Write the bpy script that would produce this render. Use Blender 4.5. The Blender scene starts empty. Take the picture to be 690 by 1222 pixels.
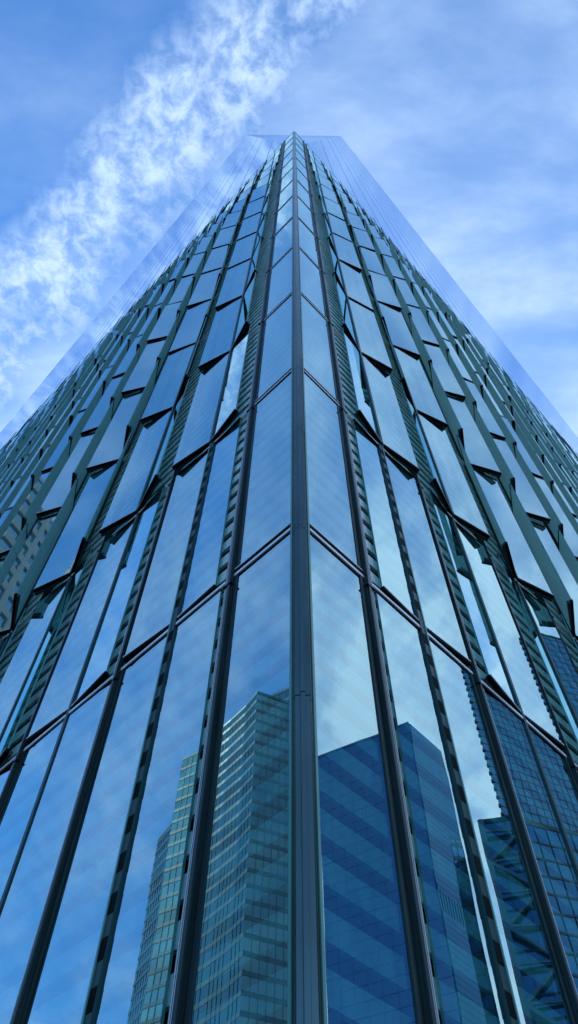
import bpy, bmesh, math, random
from mathutils import Vector, Matrix
random.seed(7)
S = bpy.context.scene
C = S.collection
R2 = 2 ** 0.5
Z1, P = 6.799, 3.681                    # first floor line above the eye, storey height
ZB = Z1 - 4.15                          # floor line below the picture
NROW = 13
ZT = Z1 + 12 * P                        # top of the finned podium
BAY, B0 = 1.47, 0.80
LEN = 61.5
JD = 0.72                               # bay edge to the recessed hinge joint

# ------------------------------------------------------------------ materials
def newmat(name):
    m = bpy.data.materials.new(name); m.use_nodes = True
    nt = m.node_tree
    for n in list(nt.nodes): nt.nodes.remove(n)
    out = nt.nodes.new('ShaderNodeOutputMaterial')
    return m, nt, out

def N(nt, kind, **kw):
    n = nt.nodes.new(kind)
    for k, v in kw.items():
        if k.startswith('i_'):
            n.inputs[k[2:].replace('_', ' ')].default_value = v
        else: setattr(n, k, v)
    return n

def metal(name, col, rough=0.35, metallic=0.8, var=0.25, scale=3.0, spec=0.5):
    m, nt, out = newmat(name)
    b = N(nt, 'ShaderNodeBsdfPrincipled')
    b.inputs['Metallic'].default_value = metallic
    b.inputs['Specular IOR Level'].default_value = spec
    tc = N(nt, 'ShaderNodeTexCoord')
    mp = N(nt, 'ShaderNodeMapping'); mp.inputs['Scale'].default_value = (1, 1, 0.25)
    no = N(nt, 'ShaderNodeTexNoise'); no.inputs['Scale'].default_value = scale; no.inputs['Detail'].default_value = 6
    nt.links.new(tc.outputs['Object'], mp.inputs['Vector']); nt.links.new(mp.outputs[0], no.inputs['Vector'])
    cr = N(nt, 'ShaderNodeMapRange'); cr.inputs['From Min'].default_value = 0.3; cr.inputs['From Max'].default_value = 0.7
    cr.inputs['To Min'].default_value = 1 - var; cr.inputs['To Max'].default_value = 1 + var
    nt.links.new(no.outputs['Fac'], cr.inputs['Value'])
    mx = N(nt, 'ShaderNodeVectorMath', operation='SCALE'); mx.inputs[0].default_value = col
    nt.links.new(cr.outputs[0], mx.inputs['Scale']); nt.links.new(mx.outputs[0], b.inputs['Base Color'])
    rr = N(nt, 'ShaderNodeMath', operation='MULTIPLY'); rr.inputs[1].default_value = rough
    nt.links.new(cr.outputs[0], rr.inputs[0]); nt.links.new(rr.outputs[0], b.inputs['Roughness'])
    nt.links.new(b.outputs[0], out.inputs[0])
    return m

def mirror_glass(name, refl_col, see=0.25, see_col=(0.45, 0.62, 0.66), bump=0.02, bscale=0.9, rough=0.0):
    """coated glass: a strong tinted reflection with a little of what lies behind it"""
    m, nt, out = newmat(name)
    g = N(nt, 'ShaderNodeBsdfGlossy'); g.inputs['Roughness'].default_value = rough
    t = N(nt, 'ShaderNodeBsdfTransparent'); t.inputs['Color'].default_value = (*see_col, 1)
    tc = N(nt, 'ShaderNodeTexCoord')
    no = N(nt, 'ShaderNodeTexNoise'); no.inputs['Scale'].default_value = bscale; no.inputs['Detail'].default_value = 1.5
    nt.links.new(tc.outputs['Object'], no.inputs['Vector'])
    bp = N(nt, 'ShaderNodeBump'); bp.inputs['Strength'].default_value = 1.0; bp.inputs['Distance'].default_value = bump
    nt.links.new(no.outputs['Fac'], bp.inputs['Height']); nt.links.new(bp.outputs[0], g.inputs['Normal'])
    # the coating is a clear colour for the pane, a touch uneven
    n2 = N(nt, 'ShaderNodeTexNoise'); n2.inputs['Scale'].default_value = 2.4; n2.inputs['Detail'].default_value = 8
    nt.links.new(tc.outputs['Object'], n2.inputs['Vector'])
    mr = N(nt, 'ShaderNodeMapRange'); mr.inputs['To Min'].default_value = 0.94; mr.inputs['To Max'].default_value = 1.05
    nt.links.new(n2.outputs['Fac'], mr.inputs['Value'])
    sc = N(nt, 'ShaderNodeVectorMath', operation='SCALE'); sc.inputs[0].default_value = refl_col
    nt.links.new(mr.outputs[0], sc.inputs['Scale']); nt.links.new(sc.outputs[0], g.inputs['Color'])
    lw = N(nt, 'ShaderNodeLayerWeight'); lw.inputs['Blend'].default_value = 0.35
    fr = N(nt, 'ShaderNodeMapRange'); fr.inputs['To Min'].default_value = 1 - see; fr.inputs['To Max'].default_value = 1.0
    nt.links.new(lw.outputs['Fresnel'], fr.inputs['Value'])
    mix = N(nt, 'ShaderNodeMixShader')
    nt.links.new(fr.outputs[0], mix.inputs[0]); nt.links.new(t.outputs[0], mix.inputs[1]); nt.links.new(g.outputs[0], mix.inputs[2])
    nt.links.new(mix.outputs[0], out.inputs[0])
    return m

M = {}
M['glass'] = mirror_glass('coated_glass', (0.72, 0.99, 1.0), see=0.52, see_col=(0.50, 0.93, 1.0), bump=0.0011)
M['glass_open'] = mirror_glass('open_fin_glass', (0.72, 0.97, 1.0), see=0.50, see_col=(0.8, 1.0, 1.0), bump=0.0007)
M['edge'] = metal('glass_edge', (0.09, 0.28, 0.25), rough=0.35, metallic=0.0, var=0.15)
def teal_back(name, opaque):
    m, nt, out = newmat(name)
    b = N(nt, 'ShaderNodeBsdfPrincipled'); b.inputs['Base Color'].default_value = (0.10, 0.27, 0.27, 1)
    b.inputs['Roughness'].default_value = 0.12; b.inputs['Specular IOR Level'].default_value = 0.6
    tc = N(nt, 'ShaderNodeTexCoord'); no = N(nt, 'ShaderNodeTexNoise'); no.inputs['Scale'].default_value = 0.5; no.inputs['Detail'].default_value = 5
    nt.links.new(tc.outputs['Object'], no.inputs['Vector'])
    cr = N(nt, 'ShaderNodeValToRGB'); cr.color_ramp.elements[0].position = 0.3; cr.color_ramp.elements[1].position = 0.7
    cr.color_ramp.elements[0].color = (0.44, 0.70, 0.70, 1); cr.color_ramp.elements[1].color = (0.58, 0.84, 0.82, 1)
    nt.links.new(no.outputs['Fac'], cr.inputs[0]); nt.links.new(cr.outputs[0], b.inputs['Base Color'])
    if opaque:
        tr = N(nt, 'ShaderNodeBsdfTranslucent'); tr.inputs['Color'].default_value = (0.70, 1.0, 0.98, 1)
        ms = N(nt, 'ShaderNodeMixShader'); ms.inputs[0].default_value = 0.6
        nt.links.new(b.outputs[0], ms.inputs[1]); nt.links.new(tr.outputs[0], ms.inputs[2])
        nt.links.new(ms.outputs[0], out.inputs[0])
    else:
        t = N(nt, 'ShaderNodeBsdfTransparent'); t.inputs['Color'].default_value = (0.85, 0.95, 0.95, 1)
        mix = N(nt, 'ShaderNodeMixShader'); mix.inputs[0].default_value = 0.12
        nt.links.new(t.outputs[0], mix.inputs[1]); nt.links.new(b.outputs[0], mix.inputs[2]); nt.links.new(mix.outputs[0], out.inputs[0])
    return m
M['frit'] = teal_back('fritted_glass_back', True)
M['clear'] = teal_back('clear_glass_back', False)
M['dark'] = metal('dark_bronze_metal', (0.022, 0.045, 0.045), rough=0.4, metallic=0.2, spec=0.3, scale=5)
M['black'] = metal('black_gasket', (0.002, 0.004, 0.005), rough=0.7, metallic=0.0, spec=0.08)
M['mull'] = metal('mullion_metal', (0.035, 0.058, 0.055), rough=0.3, metallic=0.6, scale=4)
M['corner'] = metal('corner_post_metal', (0.12, 0.165, 0.145), rough=0.24, metallic=0.85, scale=3)
M['louvre'] = metal('louvre_steel', (0.66, 0.76, 0.70), rough=0.5, metallic=0.0, var=0.2, scale=8)
M['joint'] = metal('joint_metal', (0.02, 0.062, 0.062), rough=0.45, metallic=0.1, spec=0.3)
M['alu'] = metal('bright_aluminium', (0.9, 0.92, 0.93), rough=0.4, metallic=0.0, var=0.08)
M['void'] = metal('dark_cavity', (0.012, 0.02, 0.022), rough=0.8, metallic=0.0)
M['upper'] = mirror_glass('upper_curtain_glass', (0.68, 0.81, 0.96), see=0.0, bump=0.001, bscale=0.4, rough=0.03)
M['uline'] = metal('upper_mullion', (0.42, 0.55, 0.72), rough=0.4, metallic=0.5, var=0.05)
M['stone'] = metal('granite', (0.28, 0.28, 0.27), rough=0.6, metallic=0.0, var=0.2, scale=12)

# ------------------------------------------------------------------ mesh helper
class MB:
    def __init__(s): s.v = []; s.f = []; s.m = []; s.mats = []
    def mi(s, m):
        if m not in s.mats: s.mats.append(m)
        return s.mats.index(m)
    def prism(s, pts, z0, z1, m, mats=None, z1s=None):
        """pts: plan polygon; extruded z0..z1. mats: material per side, then bottom, top"""
        n = len(pts); b = len(s.v)
        s.v += [(x, y, z0) for x, y in pts] + [(x, y, z1) for x, y in pts]
        for i in range(n):
            j = (i + 1) % n
            s.f.append((b + i, b + j, b + n + j, b + n + i)); s.m.append(s.mi(mats[i] if mats else m))
        s.f.append(tuple(b + i for i in reversed(range(n)))); s.m.append(s.mi(mats[n] if mats else m))
        s.f.append(tuple(b + n + i for i in range(n))); s.m.append(s.mi(mats[n + 1] if mats else m))
    def hexa(s, p, m):
        b = len(s.v); s.v += [tuple(q) for q in p]
        for f in ((0, 1, 2, 3), (7, 6, 5, 4), (0, 4, 5, 1), (1, 5, 6, 2), (2, 6, 7, 3), (3, 7, 4, 0)):
            s.f.append(tuple(b + i for i in f)); s.m.append(s.mi(m))
    def bar(s, a, b_, w, h, m, up=Vector((0, 0, 1))):
        a = Vector(a); b_ = Vector(b_); d = (b_ - a).normalized()
        r = d.cross(up)
        if r.length < 1e-4: r = Vector((1, 0, 0))
        r.normalize(); u = r.cross(d)
        q = []
        for c in (a, b_):
            q += [c + r * w / 2 + u * h / 2, c - r * w / 2 + u * h / 2, c - r * w / 2 - u * h / 2, c + r * w / 2 - u * h / 2]
        s.hexa(q, m)
    def quad(s, pts, m):
        b = len(s.v); s.v += [tuple(q) for q in pts]; s.f.append(tuple(range(b, b + len(pts)))); s.m.append(s.mi(m))
    def build(s, name, parent=None):
        me = bpy.data.meshes.new(name); me.from_pydata(s.v, [], s.f)
        for m in s.mats: me.materials.append(M[m] if isinstance(m, str) else m)
        me.polygons.foreach_set('material_index', s.m)
        me.update()
        bm = bmesh.new(); bm.from_mesh(me); bmesh.ops.recalc_face_normals(bm, faces=bm.faces); bm.to_mesh(me); bm.free()
        o = bpy.data.objects.new(name, me); C.objects.link(o)
        if parent is not None: o.parent = parent
        return o

def thing(name, label, cat, loc=(0, 0, 0), group=None):
    o = bpy.data.objects.new(name, None); C.objects.link(o); o.location = loc
    o['label'] = label; o['category'] = cat
    if group: o['group'] = group
    return o

SIDES = {'L': (Vector((-1, 1)) / R2, Vector((-1, -1)) / R2), 'R': (Vector((1, 1)) / R2, Vector((1, -1)) / R2)}
def pl(side, s, e):
    D, Nn = SIDES[side]
    v = D * s + Nn * e
    return (v.x, v.y)
def rect(side, s0, s1, e0, e1):
    return [pl(side, s0, e0), pl(side, s1, e0), pl(side, s1, e1), pl(side, s0, e1)]

tower = thing('glass_skyscraper', 'tall blue glass tower seen from its foot, corner first, with folded glass fins', 'skyscraper')

def zr(r): return ZB if r == 0 else Z1 + P * (r - 1)
def ztop(r): return Z1 + P * r

def tip(r, s):
    if r == 0: e = 0.0
    elif r == 1: e = 0.03 + 0.03 * max(0, s - 1.2)
    elif r == 2: e = 0.09 + 0.05 * s
    elif r == 3: e = 0.14 + 0.062 * s
    elif r == 4: e = 0.15 + 0.075 * s
    else: e = 0.17 + 0.08 * s
    e = min(e, 0.60)
    if r >= 9: e *= 1 - (r - 8) * 0.19
    if s > 9: e *= max(0.40, 1 - (s - 9) * 0.045)
    return e

def hinge(r, B):
    if r <= 1: return 0.0
    return max(0.03, tip(r, B) - 0.36)

# ------------------------------------------------------------------ fins
VIEW = Vector((-0.1, -3.09, 1.6))
fins = []      # (size estimate, side, r, s_a, e_a, s_b, e_b, kind)
for side in 'LR':
    nb = int((LEN - B0) / BAY)
    for r in range(NROW):
        fins.append((99, side, r, 0.102, 0.0, 0.775, 0.0, 'corner'))
        for j in range(nb):
            B = B0 + BAY * j; J = B + JD
            g = (0.11 if r == 0 else 0.18) if j == 0 else (0.05 if r == 0 else 0.13)
            en = tip(r, B); dn = min(0.12, 0.07 + 0.02 * B) * min(1, tip(r, B + BAY) / .2); dn *= min(1, 8 / max(B, 1)); ef = max(tip(r, B + BAY) - dn, 0)
            ej = hinge(r, B)
            if r == 1: ej = 0.0
            jt = .012 * min(r, 2)
            en = max(en + random.uniform(-jt, jt), 0.0); ef = max(ef + random.uniform(-jt, jt), 0.0)
            for kind in ('near', 'far'):
                if kind == 'near': a = (B + g, en); b = (J - 0.022, ej)
                else: a = (J + 0.022, ej); b = (B + BAY - 0.115, ef)
                mid = Vector(pl(side, (a[0] + b[0]) / 2, (a[1] + b[1]) / 2)); z = zr(r) + P / 2
                v = Vector((mid.x, mid.y, z)) - VIEW
                view = Vector((v.x, v.y)).normalized()
                d = Vector(pl(side, *b)) - Vector(pl(side, *a)); nn = Vector((-d.y, d.x)).normalized()
                hor = abs(nn.dot(view)) * Vector((v.x, v.y)).length / v.length
                vis = 1.0
                # inside the picture?
                fw = v.dot(Vector((0.0014, 0.5034, 0.8641)))
                px = abs(v.x / fw); py = v.dot(Vector((-0.0118, -0.864, 0.5034))) / fw
                if px > 0.41 or py < -0.74 or py > 0.74: vis = 0.001
                size = vis * (hor + 0.05) * d.length * 4 / v.length_squared
                fins.append((size, side, r, *a, *b, kind))

T = 0.018
def fin_geo(mb, f):
    _, side, r, sa, ea, sb, eb, kind = f
    z0 = zr(r) + (0.035); z1 = ztop(r) - 0.100
    a = Vector(pl(side, sa, ea)); b = Vector(pl(side, sb, eb))
    d = (b - a).normalized(); n = Vector((-d.y, d.x))
    if n.dot(SIDES[side][1]) < 0: n = -n
    sees_back = (r >= 2 and sa > 3.6) or (r >= 4 and sa > 2.2)
    back = 'frit' if (sees_back and kind != 'corner') else 'clear'
    # a hair of individual tilt, as each pane is set by hand
    t0 = random.uniform(-.0038, .0038); t1 = random.uniform(-.0038, .0038)
    if kind == 'corner': t0 *= .5; t1 *= .5
    p = [a + n * t0, b + n * t1, b + n * t1 - n * T, a + n * t0 - n * T]
    mb.prism([(q.x, q.y) for q in p], z0, z1, 'glass', mats=['glass_open' if back == 'frit' else 'glass', 'edge', back, 'edge', 'edge', 'edge'])
def rail_geo(mb, f, mt):
    _, side, r, sa, ea, sb, eb, kind = f
    a = Vector(pl(side, sa, ea)); b = Vector(pl(side, sb, eb))
    d = (b - a).normalized(); n = Vector((-d.y, d.x))
    if n.dot(SIDES[side][1]) < 0: n = -n
    z0 = zr(r); zt = ztop(r)
    def strip(e0, e1, za, zb, m, A=a, B=b):
        q = [A + n * e1, B + n * e1, B + n * e0, A + n * e0]
        mb.prism([(t.x, t.y) for t in q], za, zb, m)
    strip(-0.035, 0.010, z0 - 0.012, z0 + 0.033, 'black')          # bottom channel
    strip(0.011, 0.015, z0 + 0.022, z0 + 0.034, 'alu')            # bright lip of the channel
    mt.prism([(t.x, t.y) for t in (a + n * .006, b + n * .006, b - n * .03, a - n * .03)], zt - 0.100, zt - 0.080, 'black')           # top channel
    if kind != 'corner' and r > 0:
        # the arm under the pane: a wedge growing from the hinge to the free edge
        if kind == 'near': tp, hj = a, b
        else: tp, hj = b, a
        e = ea if kind == 'near' else eb
        w = min(0.045, 0.02 + e * 0.12)
        st = hj + (tp - hj) * (0.08 if r < 4 else 0.42)
        q = [st - n * 0.036, tp - n * 0.036, tp - n * (0.036 + w), st - n * 0.042]
        mb.prism([(t.x, t.y) for t in q], z0 - 0.03, z0 + 0.02, 'dark')

fins.sort(key=lambda f: -f[0])
cor = [f for f in fins if f[7] == 'corner']; oth = [f for f in fins if f[7] != 'corner']
first = [f for f in cor if f[2] <= 12][:26] + oth[:74]
rest = oth[74:]
for f in first:
    mb = MB(); fin_geo(mb, f); o = mb.build('glass_pane', tower)
    mb = MB(); mt = MB(); rail_geo(mb, f, mt); mb.build('bottom_channel', o); mt.build('top_channel', o)
mb = MB(); mr = MB(); mt = MB()
for f in rest: fin_geo(mb, f); rail_geo(mr, f, mt)
o = mb.build('glass_panes', tower); o['kind'] = 'stuff'
o = mr.build('bottom_channels', tower); o['kind'] = 'stuff'
o = mt.build('top_channels', tower); o['kind'] = 'stuff'

# ------------------------------------------------------------------ posts, joints, floor ledges, louvres
mb = MB()
c45 = 1 / R2
prof = [(-0.142, 0.0), (-0.118, -0.032), (-0.088, -0.012), (-0.075, -0.045), (-0.03, -0.047), (-0.022, -0.075), (0.022, -0.075),
        (0.03, -0.047), (0.075, -0.045), (0.088, -0.012), (0.118, -0.032), (0.142, 0.0), (0.09, 0.06), (0, 0.16), (-0.09, 0.06)]
prof = [(x * 0.56, y + 0.10 if abs(x) > .1 else y + 0.06) for x, y in prof]
zc = 0.0
cuts = [0.4] + [ZB + (ZT - ZB) * 0 + k * P / 2 + (Z1 - ZB) % (P / 2) + (ZB - (Z1 - ZB) % (P / 2)) for k in range(0, 28)]
cuts = sorted(set([0.35] + [Z1 + P / 2 * k - 0.12 for k in range(-3, 25)] + [ZT + 0.1]))
for a, b in zip(cuts[:-1], cuts[1:]):
    if b - a < 0.3: continue
    mb.prism(prof, a + 0.004, b - 0.004, 'corner')
mb.prism([(x * 0.93, y * 0.93 + 0.01) for x, y in prof], 0.35, ZT + 0.09, 'black')
# teal gaskets where the post meets the glass
for side in 'LR':
    mb.prism(rect(side, 0.083, 0.101, -0.03, 0.008), 0.35, ZT, 'edge')
mb.build('corner_post', tower)

nb = int((LEN - B0) / BAY)
for side in 'LR':
    for j in range(nb + 1):
        B = B0 + BAY * j
        mb = MB()
        mb.prism(rect(side, B - 0.062, B + 0.028, -0.10, 0.028), 0.35, ZT + 0.05, 'mull')
        mb.prism(rect(side, B - 0.100, B - 0.064, -0.10, 0.008), 0.35, ZT if j == 0 else ztop(1), 'dark')
        mb.prism(rect(side, B - 0.050, B - 0.022, 0.028, 0.046), 0.35, ZT, 'dark')
        mb.prism(rect(side, B - 0.004, B - 0.001, 0.0282, 0.034), 0.35, ZT, 'alu')
        mb.prism(rect(side, B + 0.012, B + 0.015, 0.0282, 0.034), 0.35, ZT, 'alu')
        if j < 6:
            for r in range(NROW):      # sleeves at each storey
                mb.prism(rect(side, B - 0.066, B + 0.032, -0.05, 0.050), ztop(r) - 0.20, ztop(r) - 0.188, 'black')
        mb.build('mullion', tower)
        if j == nb: continue
        J = B + JD
        mb = MB()
        for r in range(NROW):
            ej = hinge(r, B)
            if r <= 1: ej = 0.0
            if r <= 1 and j == 0:
                mb.prism(rect(side, J - 0.05, J + 0.026, -0.06, 0.020), zr(r), ztop(r), 'joint')
                mb.prism(rect(side, J + 0.010, J + 0.024, 0.020, 0.028), zr(r), ztop(r), 'edge')
                z = zr(r) + 0.2
                while z < ztop(r) - 0.1:
                    mb.prism(rect(side, J - 0.048, J + 0.006, 0.0195, 0.0235), z, z + 0.125, 'black'); z += P / 14
            else:
                w = 0.020
                mb.prism(rect(side, J - w, J + w, ej - 0.06, ej + 0.016), zr(r), ztop(r), 'joint')
        mb.build('hinge_post', tower)
    D, Nn = SIDES[side]
    for r in range(NROW):
        mb = MB(); z = ztop(r)
        mb.prism(rect(side, 0.10, LEN, -0.10, 0.013), z - 0.070, z - 0.038, 'alu')
        mb.prism(rect(side, 0.10, LEN, -0.10, 0.005), z - 0.039, z - 0.016, 'black')
        mb.build('floor_ledge', tower)
    mb = MB()
    z = ZB + 0.05
    pitch = P / 14
    while z < ZT - 0.1:
        mb.prism(rect(side, 0.12, LEN, -0.060, -0.032), z, z + pitch * 0.56, 'louvre')
        z += pitch
    mb.build('louvre_screen', tower)
mb = MB()
# closed core behind the louvres (podium box, slightly smaller than the finned skin)
W = 61.5
sq = lambda i: [(0, i * R2), (W / R2 - i, W / R2), (0, W * R2 - i * R2), (-W / R2 + i, W / R2)]
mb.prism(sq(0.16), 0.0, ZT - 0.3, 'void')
mb.build('podium_core', tower)
mb = MB()
q0 = sq(-0.05); q1 = sq(0.42)
mb.prism(sq(0.03), ZT - 0.02, ZT + 0.16, 'mull')
mb.build('parapet_cap', tower)
mb = MB(); mb.prism(sq(-0.06), 0.0, 0.36, 'stone'); mb.build('plinth', tower)
# far sides of the podium: plain glazed walls with storey lines
mb = MB()
A_, B_, C_ = (W / R2, W / R2), (0, W * R2), (-W / R2, W / R2)
for a, b in ((A_, B_), (B_, C_)):
    a = Vector(a); b = Vector(b); d = (b - a).normalized(); n = Vector((d.y, -d.x))
    if n.y < 0: n = -n
    a2 = a + d * .1; b2 = b - d * .1
    mb.prism([(t.x, t.y) for t in (a2, b2, b2 - n * .2, a2 - n * .2)], 0.36, ZT - 0.03, 'glass')
    for r in range(NROW):
        mb.prism([(t.x, t.y) for t in (a2 + n * .06, b2 + n * .06, b2 + n * .003, a2 + n * .003)], ztop(r) - .1, ztop(r) - .05, 'dark')
mb.build('rear_wall', tower)

# ------------------------------------------------------------------ upper tower: eight tall triangles
H = 380.0
ins = 0.55
base = [Vector((0, ins * R2, ZT)), Vector((W / R2 - ins, W / R2, ZT)), Vector((0, W * R2 - ins * R2, ZT)), Vector((-W / R2 + ins, W / R2, ZT))]
top = [Vector((21.6, 22.45, H)), Vector((21.6, 64.6, H)), Vector((-20.6, 64.6, H)), Vector((-20.6, 22.45, H))]
# right face vertices order: base0-base1 with top0 ; chamfer at base1: top0-top1
tris = [(base[0], base[1], top[0]), (base[1], base[2], top[1]), (base[2], base[3], top[2]), (base[3], base[0], top[3]),
        (base[0], top[0], top[3]), (base[1], top[1], top[0]), (base[2], top[2], top[1]), (base[3], top[3], top[2])]
cen = Vector((0.5, 43.5, 0))
lines = []
for i, (a, b, c) in enumerate(tris):
    n = (b - a).cross(c - a).normalized()
    if n.dot((a + b + c) / 3 - Vector((cen.x, cen.y, ((a + b + c) / 3).z))) < 0: n = -n
    mb = MB()
    mb.quad([a, b, c], 'upper')
    g = (a + b + c) / 3
    for p_, q_ in ((a, b), (b, c), (c, a)):
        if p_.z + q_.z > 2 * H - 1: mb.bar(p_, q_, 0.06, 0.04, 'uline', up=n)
    # mullions following the face, 1.47 m apart, in its own panels
    up = i < 4
    if up:
        for k in range(1, 41, 2):
            t = k / 41
            p0 = a.lerp(b, t)
            q0 = a.lerp(c, t / 0.5) if t <= 0.5 else b.lerp(c, (1 - t) / 0.5)
            q0 = Vector((p0.x + (q0.x - p0.x), p0.y + (q0.y - p0.y), q0.z))
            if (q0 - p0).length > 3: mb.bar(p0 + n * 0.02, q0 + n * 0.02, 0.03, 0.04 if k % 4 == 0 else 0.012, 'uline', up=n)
    else:
        for k in range(4, 29, 5):
            t = k / 29
            q0 = b.lerp(c, t); 
            p0 = a.lerp(b, 0.0)
            # verticals on an inverted triangle start on its edges
            m_ = (b + c) / 2
            tt = abs(2 * t - 1)
            s0 = (a.lerp(c, tt) if t > 0.5 else a.lerp(b, tt))
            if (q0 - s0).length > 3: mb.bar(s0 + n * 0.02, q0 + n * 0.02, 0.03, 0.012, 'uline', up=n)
    mb.build('upper_facade', tower)
mb = MB()
mb.prism([(t.x, t.y) for t in top], H - 0.5, H + 0.2, 'mull'); mb.build('roof', tower)

# ------------------------------------------------------------------ ground
def ground_mat(name, c0, c1, tile):
    m, nt, out = newmat(name)
    b = N(nt, 'ShaderNodeBsdfPrincipled'); b.inputs['Roughness'].default_value = 0.75
    tc = N(nt, 'ShaderNodeTexCoord')
    br = N(nt, 'ShaderNodeTexBrick'); br.inputs['Scale'].default_value = tile; br.inputs['Mortar Size'].default_value = 0.012
    br.inputs['Color1'].default_value = (*c0, 1); br.inputs['Color2'].default_value = (*c1, 1); br.inputs['Mortar'].default_value = (0.05, 0.05, 0.05, 1)
    nt.links.new(tc.outputs['Object'], br.inputs['Vector']); nt.links.new(br.outputs['Color'], b.inputs['Base Color'])
    nt.links.new(b.outputs[0], out.inputs[0]); return m
M['plaza'] = ground_mat('plaza_paving', (0.22, 0.22, 0.21), (0.27, 0.265, 0.25), 1.2)
M['asphalt'] = metal('asphalt', (0.05, 0.05, 0.052), rough=0.85, metallic=0, var=0.3, scale=20)
mb = MB(); mb.quad([(-3000, -3000, -0.14), (3000, -3000, -0.14), (3000, 3000, -0.14), (-3000, 3000, -0.14)], 'asphalt')
g = mb.build('ground'); g['kind'] = 'structure'
mb = MB(); mb.prism([(-75, -45), (75, -45), (75, 130), (-75, 130)], -0.135, 0.0, 'plaza')
g = mb.build('plaza'); g['kind'] = 'structure'

# ------------------------------------------------------------------ the city that the glass mirrors
def facade_mat(name, col, refl, rough=0.06, mixv=0.5, fl=3.9, bay=1.5, lit=0.25, lineb=None, hue=(1, 1, 1)):
    """window glass of a far tower: panes vary a little in tone from one to the next"""
    m, nt, out = newmat(name)
    tc = N(nt, 'ShaderNodeTexCoord'); sep = N(nt, 'ShaderNodeSeparateXYZ'); nt.links.new(tc.outputs['Object'], sep.inputs[0])
    ad = N(nt, 'ShaderNodeMath', operation='ADD'); nt.links.new(sep.outputs[0], ad.inputs[0]); nt.links.new(sep.outputs[1], ad.inputs[1])
    cells = []
    for src, w in ((ad.outputs[0], bay), (sep.outputs[2], fl)):
        d = N(nt, 'ShaderNodeMath', operation='DIVIDE'); d.inputs[1].default_value = w; nt.links.new(src, d.inputs[0])
        fl_ = N(nt, 'ShaderNodeMath', operation='FLOOR'); nt.links.new(d.outputs[0], fl_.inputs[0]); cells.append(fl_.outputs[0])
    cb = N(nt, 'ShaderNodeCombineXYZ'); nt.links.new(cells[0], cb.inputs[0]); nt.links.new(cells[1], cb.inputs[1])
    wn = N(nt, 'ShaderNodeTexWhiteNoise', noise_dimensions='2D'); nt.links.new(cb.outputs[0], wn.inputs['Vector'])
    mr = N(nt, 'ShaderNodeMapRange'); mr.inputs['To Min'].default_value = 1 - lit; mr.inputs['To Max'].default_value = 1 + lit
    nt.links.new(wn.outputs['Value'], mr.inputs['Value'])
    sc = N(nt, 'ShaderNodeVectorMath', operation='SCALE'); sc.inputs[0].default_value = col; nt.links.new(mr.outputs[0], sc.inputs['Scale'])
    d = N(nt, 'ShaderNodeBsdfDiffuse'); nt.links.new(sc.outputs[0], d.inputs['Color'])
    g = N(nt, 'ShaderNodeBsdfGlossy'); g.inputs['Color'].default_value = (*refl, 1); g.inputs['Roughness'].default_value = rough
    no = N(nt, 'ShaderNodeTexNoise'); no.inputs['Scale'].default_value = 0.12; no.inputs['Detail'].default_value = 3
    nt.links.new(tc.outputs['Object'], no.inputs['Vector'])
    bp = N(nt, 'ShaderNodeBump'); bp.inputs['Distance'].default_value = 0.02; nt.links.new(no.outputs['Fac'], bp.inputs['Height']); nt.links.new(bp.outputs[0], g.inputs['Normal'])
    mix = N(nt, 'ShaderNodeMixShader'); mix.inputs[0].default_value = mixv
    nt.links.new(d.outputs[0], mix.inputs[1]); nt.links.new(g.outputs[0], mix.inputs[2]); nt.links.new(mix.outputs[0], out.inputs[0])
    return m

M['fA'] = facade_mat('teal_window_glass', (0.012, 0.055, 0.075), (0.20, 0.38, 0.43), mixv=0.42, lit=0.5)
M['bandA'] = metal('teal_spandrel', (0.04, 0.115, 0.14), rough=0.35, metallic=0.2, var=0.1, scale=.2)
M['fG'] = facade_mat('pale_green_window_glass', (0.06, 0.20, 0.18), (0.40, 0.62, 0.58), mixv=0.45, lit=0.7)
M['fB'] = facade_mat('blue_window_glass', (0.05, 0.14, 0.22), (0.35, 0.5, 0.6), mixv=0.5, lit=0.4)
M['fC'] = facade_mat('flat_blue_glass', (0.02, 0.085, 0.19), (0.22, 0.38, 0.54), mixv=0.45, lit=0.12, rough=0.1)
M['bandC'] = metal('blue_spandrel', (0.05, 0.13, 0.25), rough=0.3, metallic=0.3, var=0.05, scale=.2)
M['fD'] = facade_mat('dark_petrol_glass', (0.012, 0.05, 0.085), (0.14, 0.27, 0.38), mixv=0.5, lit=0.15)
M['bandD'] = metal('petrol_spandrel', (0.010, 0.042, 0.07), rough=0.7, metallic=0.0, var=0.1, scale=.2, spec=0.1)
M['sunlit_blue'] = metal('sunlit_blue_cladding', (0.018, 0.12, 0.26), rough=0.8, metallic=0.0, var=0.08, scale=.1, spec=0.1)
M['brace'] = metal('steel_brace', (0.05, 0.12, 0.17), rough=0.6, metallic=0.1, spec=0.2)
M['cream'] = metal('cream_stone', (0.42, 0.40, 0.34), rough=0.8, metallic=0, var=0.1, scale=.3)
M['white'] = metal('white_paint', (0.8, 0.8, 0.8), rough=0.5, metallic=0)

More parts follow.
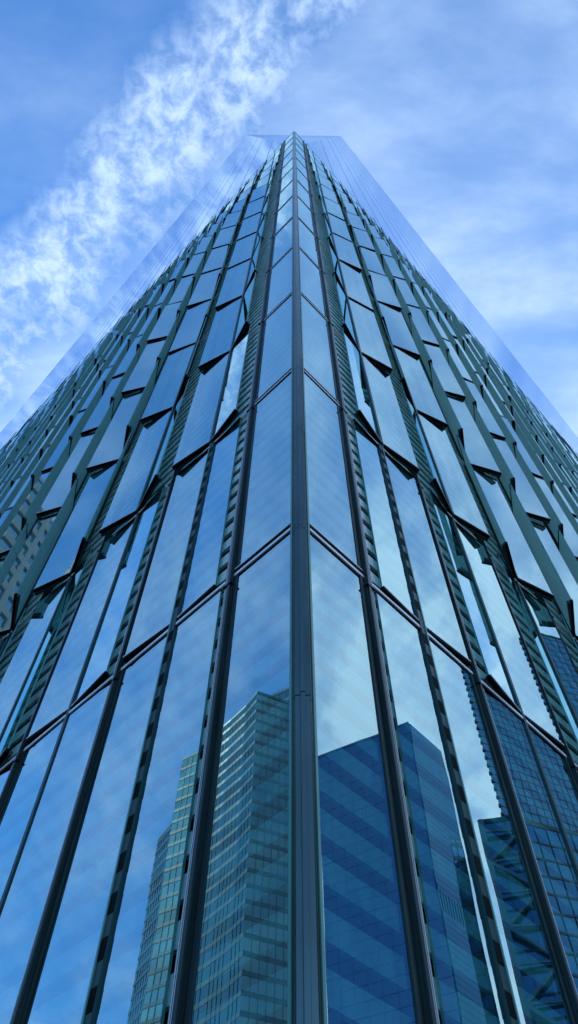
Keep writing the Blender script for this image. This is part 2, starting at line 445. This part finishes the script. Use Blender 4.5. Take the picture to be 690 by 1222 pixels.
def city(name, label, poly, h, fl, bay, glass, band, bandh=0.9, mw=0.12, proud=0.12, z0=0.0, cap=True, hs=None, vm=True):
    """a tower on a plan polygon: glass walls, spandrel bands, mullions, parapet. hs: roof height per corner"""
    root = thing(name, label, 'building', (poly[0][0], poly[0][1], 0))
    ox, oy = poly[0]
    P_ = [Vector((x - ox, y - oy)) for x, y in poly]
    area = sum(P_[i].x * P_[(i + 1) % len(P_)].y - P_[(i + 1) % len(P_)].x * P_[i].y for i in range(len(P_)))
    if area < 0: P_.reverse()
    w = MB(); w.prism([(p.x, p.y) for p in P_], z0 - 0.1, h, glass); w.build('glass_wall', root)
    b = MB(); v = MB()
    for i in range(len(P_)):
        p, q = P_[i], P_[(i + 1) % len(P_)]
        d = q - p; L_ = d.length; d.normalize(); n = Vector((d.y, -d.x))
        k = 1
        while k * fl < h:
            z = k * fl
            pts = [p - d * 0.0 + n * proud, q + n * proud, q + n * 0.004, p + n * 0.004]
            b.prism([(t.x, t.y) for t in pts], z - bandh, z, band); k += 1
        if vm:
            c = int(L_ / bay)
            for m_ in range(1, c + 1):
                s = m_ * L_ / (c + 1)
                a = p + d * (s - mw / 2); e = p + d * (s + mw / 2)
                v.prism([(t.x, t.y) for t in (a + n * (proud + .06), e + n * (proud + .06), e + n * .002, a + n * .002)], z0, h, band)
    b.build('spandrel', root)
    if vm: v.build('window_mullion', root)
    if cap:
        m_ = MB()
        cx = sum(p.x for p in P_) / len(P_); cy = sum(p.y for p in P_) / len(P_)
        m_.prism([(cx + (p.x - cx) * 1.01, cy + (p.y - cy) * 1.01) for p in P_], h, h + 1.0, band); m_.build('parapet', root)
    return root

# west: two concave teal towers
arc = [(-157.9, 9.1), (-163.5, 12.6), (-169.5, 17.3), (-175.5, 22.6), (-181.0, 27.4)]
city('office_tower', 'teal glass tower with concave curved front, mirrored left of the corner post',
     arc + [(-225, 30), (-205, -8), (-176, -22), (-164.2, -1.9)][0:0] + [(-222, 10), (-172, -24)], 170, 3.9, 1.9, 'fA', 'bandA', bandh=1.1, mw=0.08, proud=0.06)
city('office_tower', 'taller teal glass block rising behind the concave fronted tower', [(-166, -3.5), (-171, 5), (-200, 2), (-182, -30)], 182.5, 3.9, 3.2, 'fA', 'bandA', bandh=1.3)
city('office_tower', 'slim pale green glass tower next to the concave fronted tower', [(-184.5, 28.8), (-187.5, 34.0), (-206, 36.5), (-206, 26)], 171, 3.9, 2.2, 'fG', 'bandA', bandh=1.0)
city('office_tower', 'lower blue glass shoulder block at the end of the western towers', [(-214.0, 36.0), (-229.2, 45.5), (-252, 44), (-235, 22)], 172, 3.9, 1.8, 'fB', 'bandA', bandh=1.2)
city('stone_building', 'cream stone office building with square windows, mirrored in the turned panes at the left edge',
     [(-76, -10), (-82, -36), (-110, -32), (-105, -9)], 128, 4.2, 3.2, 'fB', 'cream', bandh=1.6, mw=1.1, proud=0.4)
# east
slab = city('office_tower', 'broad flat dark blue glass slab right of the corner post', [(218.5, 13.2), (199.9, 46.4), (213.6, 60.0), (246, 44)], 200, 4.0, 4.5, 'fC', 'bandC', bandh=0.25, mw=0.06, proud=0.03)
mb = MB()      # end wall panels in fine courses; sunlit brightness painted in as paler blue
a = Vector((199.9, 46.4)) - Vector((218.5, 13.2)); b = Vector((213.6, 60.0)) - Vector((218.5, 13.2)); d = (b - a).normalized(); n = Vector((-d.y, d.x))
z = 0.0
while z < 199:
    if not 128 < z < 136:
        mb.prism([(t_.x, t_.y) for t_ in (a + n * .5, b + n * .5, b + n * .06, a + n * .06)], z + .12, z + 2.0, 'sunlit_blue')
    z += 2.0
z = 0
while z < 17: 
    mb.prism([(t_.x, t_.y) for t_ in (a + d * z + n * .5, a + d * (z + .6) + n * .5, a + d * (z + .6) + n * .06, a + d * z + n * .06)], 128, 138, 'sunlit_blue'); z += 1.4
mb.build('end_cladding', slab)
t = city('office_tower', 'dark petrol tower with saw toothed balcony edge at the right', [(243.9, 81.3), (265, 130), (312, 195), (351, 156), (320, 107)], 286, 4.0, 3.5, 'fD', 'bandD', bandh=0.5, mw=0.08)
mb = MB()
z = 4.0
while z < 285:
    mb.prism([(-0.65, -0.7), (0.8, -0.4), (1.3, 1.2), (-0.3, 0.7)], z - 0.9, z, 'bandD'); z += 4.0
mb.build('balcony_edge', t)
# braced lower block in front of the dark tower
t = city('office_building', 'dark lower block with exposed zigzag steel bracing at the right', [(141, 41.6), (139, 50), (150, 86), (190, 100), (190, 56)], 112, 4.0, 3.0, 'fD', 'bandD', bandh=0.5, mw=0.08)
mb = MB()
a = Vector((-0.6, 0.1, 0)); b = Vector((-1.8, 8.4, 0))
z = 4; k = 0
while z < 108:
    p0, p1 = (a, b) if k % 2 == 0 else (b, a)
    mb.bar((p0.x - .8, p0.y, z), (p1.x - .8, p1.y, z + 7), 0.7, 0.7, 'brace')
    mb.bar((a.x - .8, a.y, z + 7), (b.x - .8, b.y, z + 7), 0.45, 0.45, 'brace')
    z += 7; k += 1
mb.bar((a.x - .8, a.y, 0), (a.x - .8, a.y, 112), 0.8, 0.8, 'brace'); mb.bar((b.x - .8, b.y, 0), (b.x - .8, b.y, 112), 0.8, 0.8, 'brace')
mb.build('zigzag_brace', t)
city('apartment_tower', 'narrow pale blue tower between the blue slab and the braced block', [(150.5, 40.2), (151, 42.8), (160, 45.3), (160, 42.8)], 116, 3.6, 2.0, 'fB', 'bandA', bandh=1.0)
# roof mast with a small white dish on the concave tower
d = thing('roof_dish', 'small white dome on the roof of the concave fronted tower', 'dish', (-176.5, 21.5, 171))
mb = MB(); mb.prism([(0.15 * math.cos(i * 1.0472), 0.15 * math.sin(i * 1.0472)) for i in range(6)], 0, 1.2, 'white'); mb.build('post', d)
me = bpy.data.meshes.new('dome'); bm = bmesh.new(); bmesh.ops.create_uvsphere(bm, u_segments=16, v_segments=10, radius=1.5); bmesh.ops.translate(bm, verts=bm.verts, vec=(0, 0, 2.2)); bm.to_mesh(me); bm.free()
me.materials.append(M['white']); o = bpy.data.objects.new('dome', me); C.objects.link(o); o.parent = d

# ------------------------------------------------------------------ sky with clouds on a high layer
SUN_AZ, SUN_EL = 0.0, 43.0
w = bpy.data.worlds.new('World'); S.world = w; w.use_nodes = True
nt = w.node_tree
for n in list(nt.nodes): nt.nodes.remove(n)
out = N(nt, 'ShaderNodeOutputWorld'); bg = N(nt, 'ShaderNodeBackground'); bg.inputs['Strength'].default_value = 0.138
sky = N(nt, 'ShaderNodeTexSky', sky_type='NISHITA'); sky.sun_disc = False
sky.sun_elevation = math.radians(SUN_EL); sky.sun_rotation = math.radians(SUN_AZ)
sky.air_density = 1.0; sky.dust_density = 0.3; sky.ozone_density = 2.5
tc = N(nt, 'ShaderNodeTexCoord'); sep = N(nt, 'ShaderNodeSeparateXYZ'); nt.links.new(tc.outputs['Generated'], sep.inputs[0])
def math_(op, a, b=None, c=None, clamp=False):
    n = N(nt, 'ShaderNodeMath', operation=op); n.use_clamp = clamp
    for i, v in enumerate((a, b, c)):
        if v is None: continue
        if isinstance(v, (int, float)): n.inputs[i].default_value = v
        else: nt.links.new(v, n.inputs[i])
    return n.outputs[0]
zc_ = math_('MAXIMUM', sep.outputs[2], 0.06)
u = math_('DIVIDE', sep.outputs[0], zc_); v = math_('DIVIDE', sep.outputs[1], zc_)
uv = N(nt, 'ShaderNodeCombineXYZ'); nt.links.new(u, uv.inputs[0]); nt.links.new(v, uv.inputs[1])
def noise(scale, detail=6, rough=0.55, dist=0.0, rot=0, sx=1, sy=1, off=(0, 0, 0)):
    mp = N(nt, 'ShaderNodeMapping'); mp.inputs['Rotation'].default_value = (0, 0, rot); mp.inputs['Scale'].default_value = (sx, sy, 1); mp.inputs['Location'].default_value = off
    nt.links.new(uv.outputs[0], mp.inputs['Vector'])
    n = N(nt, 'ShaderNodeTexNoise'); n.inputs['Scale'].default_value = scale; n.inputs['Detail'].default_value = detail
    n.inputs['Roughness'].default_value = rough; n.inputs['Distortion'].default_value = dist
    nt.links.new(mp.outputs[0], n.inputs['Vector']); return n.outputs['Fac']
def mrange(v_, a, b, c, d, smooth=True):
    n = N(nt, 'ShaderNodeMapRange'); n.interpolation_type = 'SMOOTHSTEP' if smooth else 'LINEAR'
    for k, x in zip(('From Min', 'From Max', 'To Min', 'To Max'), (a, b, c, d)): n.inputs[k].default_value = x
    nt.links.new(v_, n.inputs['Value']); return n.outputs[0]
across = math_('MULTIPLY', math_('ADD', u, v), 1 / R2)
warp = math_('MULTIPLY', math_('SUBTRACT', noise(7, 3, 0.55), 0.5), 0.07)
ac = math_('ADD', math_('ADD', across, 0.052), warp)
band = mrange(math_('ABSOLUTE', ac), 0.02, 0.105, 1, 0)
mott = mrange(noise(38, 8, 0.62, 0.25), 0.34, 0.66, 0.30, 1.0)
mott2 = mrange(noise(8, 7, 0.65, 0.0, off=(3, 1, 0)), 0.33, 0.58, 0.35, 1.0)
cloudband = math_('MULTIPLY', math_('MULTIPLY', band, mott), mott2)
# thin veil, denser to the right of the band
veil = mrange(noise(2.6, 6, 0.55, 0.15, rot=0.7, sx=1, sy=2.0, off=(7, 2, 0)), 0.34, 0.72, 0.0, 1.0)
side_ = mrange(across, -0.10, 0.10, 0.22, 0.62)
fine = mrange(noise(15, 5, 0.6, 0.0, rot=0.6, sx=1, sy=1.8, off=(1, 5, 0)), 0.3, 0.7, 0.65, 1.0)
veil2 = math_('MULTIPLY', math_('MULTIPLY', veil, side_), fine)
base_veil = math_('ADD', mrange(across, -0.07, 0.06, 0.0, 0.17), mrange(u, 0.35, 1.3, 0.0, 0.35))
refl_puff = math_('MULTIPLY', mrange(noise(3.0, 7, 0.62, 0.1, rot=0.9, sx=1, sy=1.6, off=(4, 9, 0)), 0.44, 0.70, 0, 0.85), math_('ADD', mrange(u, 0.30, 0.8, 0, 1), mrange(u, -0.8, -0.3, 0.3, 0)))
cl = math_('MAXIMUM', math_('ADD', veil2, math_('ADD', base_veil, refl_puff)), math_('MULTIPLY', cloudband, 0.86), clamp=True)
mix = N(nt, 'ShaderNodeMix', data_type='RGBA')
tint = N(nt, 'ShaderNodeVectorMath', operation='MULTIPLY'); tint.inputs[1].default_value = (0.69, 1.34, 1.92)
nt.links.new(sky.outputs[0], tint.inputs[0])
nt.links.new(cl, mix.inputs[0]); nt.links.new(tint.outputs[0], mix.inputs[6]); mix.inputs[7].default_value = (5.2, 6.8, 9.0, 1)
nt.links.new(mix.outputs[2], bg.inputs['Color']); nt.links.new(bg.outputs[0], out.inputs[0])

sl = bpy.data.lights.new('sun', 'SUN'); sl.energy = 2.8; sl.angle = math.radians(0.5); sl.color = (1, 0.95, 0.88)
so = bpy.data.objects.new('sun', sl); C.objects.link(so)
az, el = math.radians(SUN_AZ), math.radians(SUN_EL)
sd = Vector((math.sin(az) * math.cos(el), math.cos(az) * math.cos(el), math.sin(el)))
so.rotation_euler = sd.to_track_quat('Z', 'Y').to_euler()

# ------------------------------------------------------------------ camera
cam = bpy.data.cameras.new('camera'); co = bpy.data.objects.new('camera', cam); C.objects.link(co)
Rv = Vector((0.999929, -0.010906, 0.004751)); Uv = Vector((-0.011815, -0.864, 0.503352)); Fv = Vector((0.001384, 0.503373, 0.864068))
co.matrix_world = Matrix(((Rv.x, Uv.x, -Fv.x, -0.0975), (Rv.y, Uv.y, -Fv.y, -3.088), (Rv.z, Uv.z, -Fv.z, 1.6), (0, 0, 0, 1)))
cam.sensor_fit = 'HORIZONTAL'; cam.sensor_width = 36; cam.lens = 906.9 / 690 * 36
cam.clip_end = 10000; cam.clip_start = 0.05
S.camera = co
S.view_settings.view_transform = 'Standard'; S.view_settings.look = 'None'; S.view_settings.gamma = 1; S.view_settings.exposure = 0.12
S.cycles.max_bounces = 10; S.cycles.transparent_max_bounces = 16; S.cycles.glossy_bounces = 6
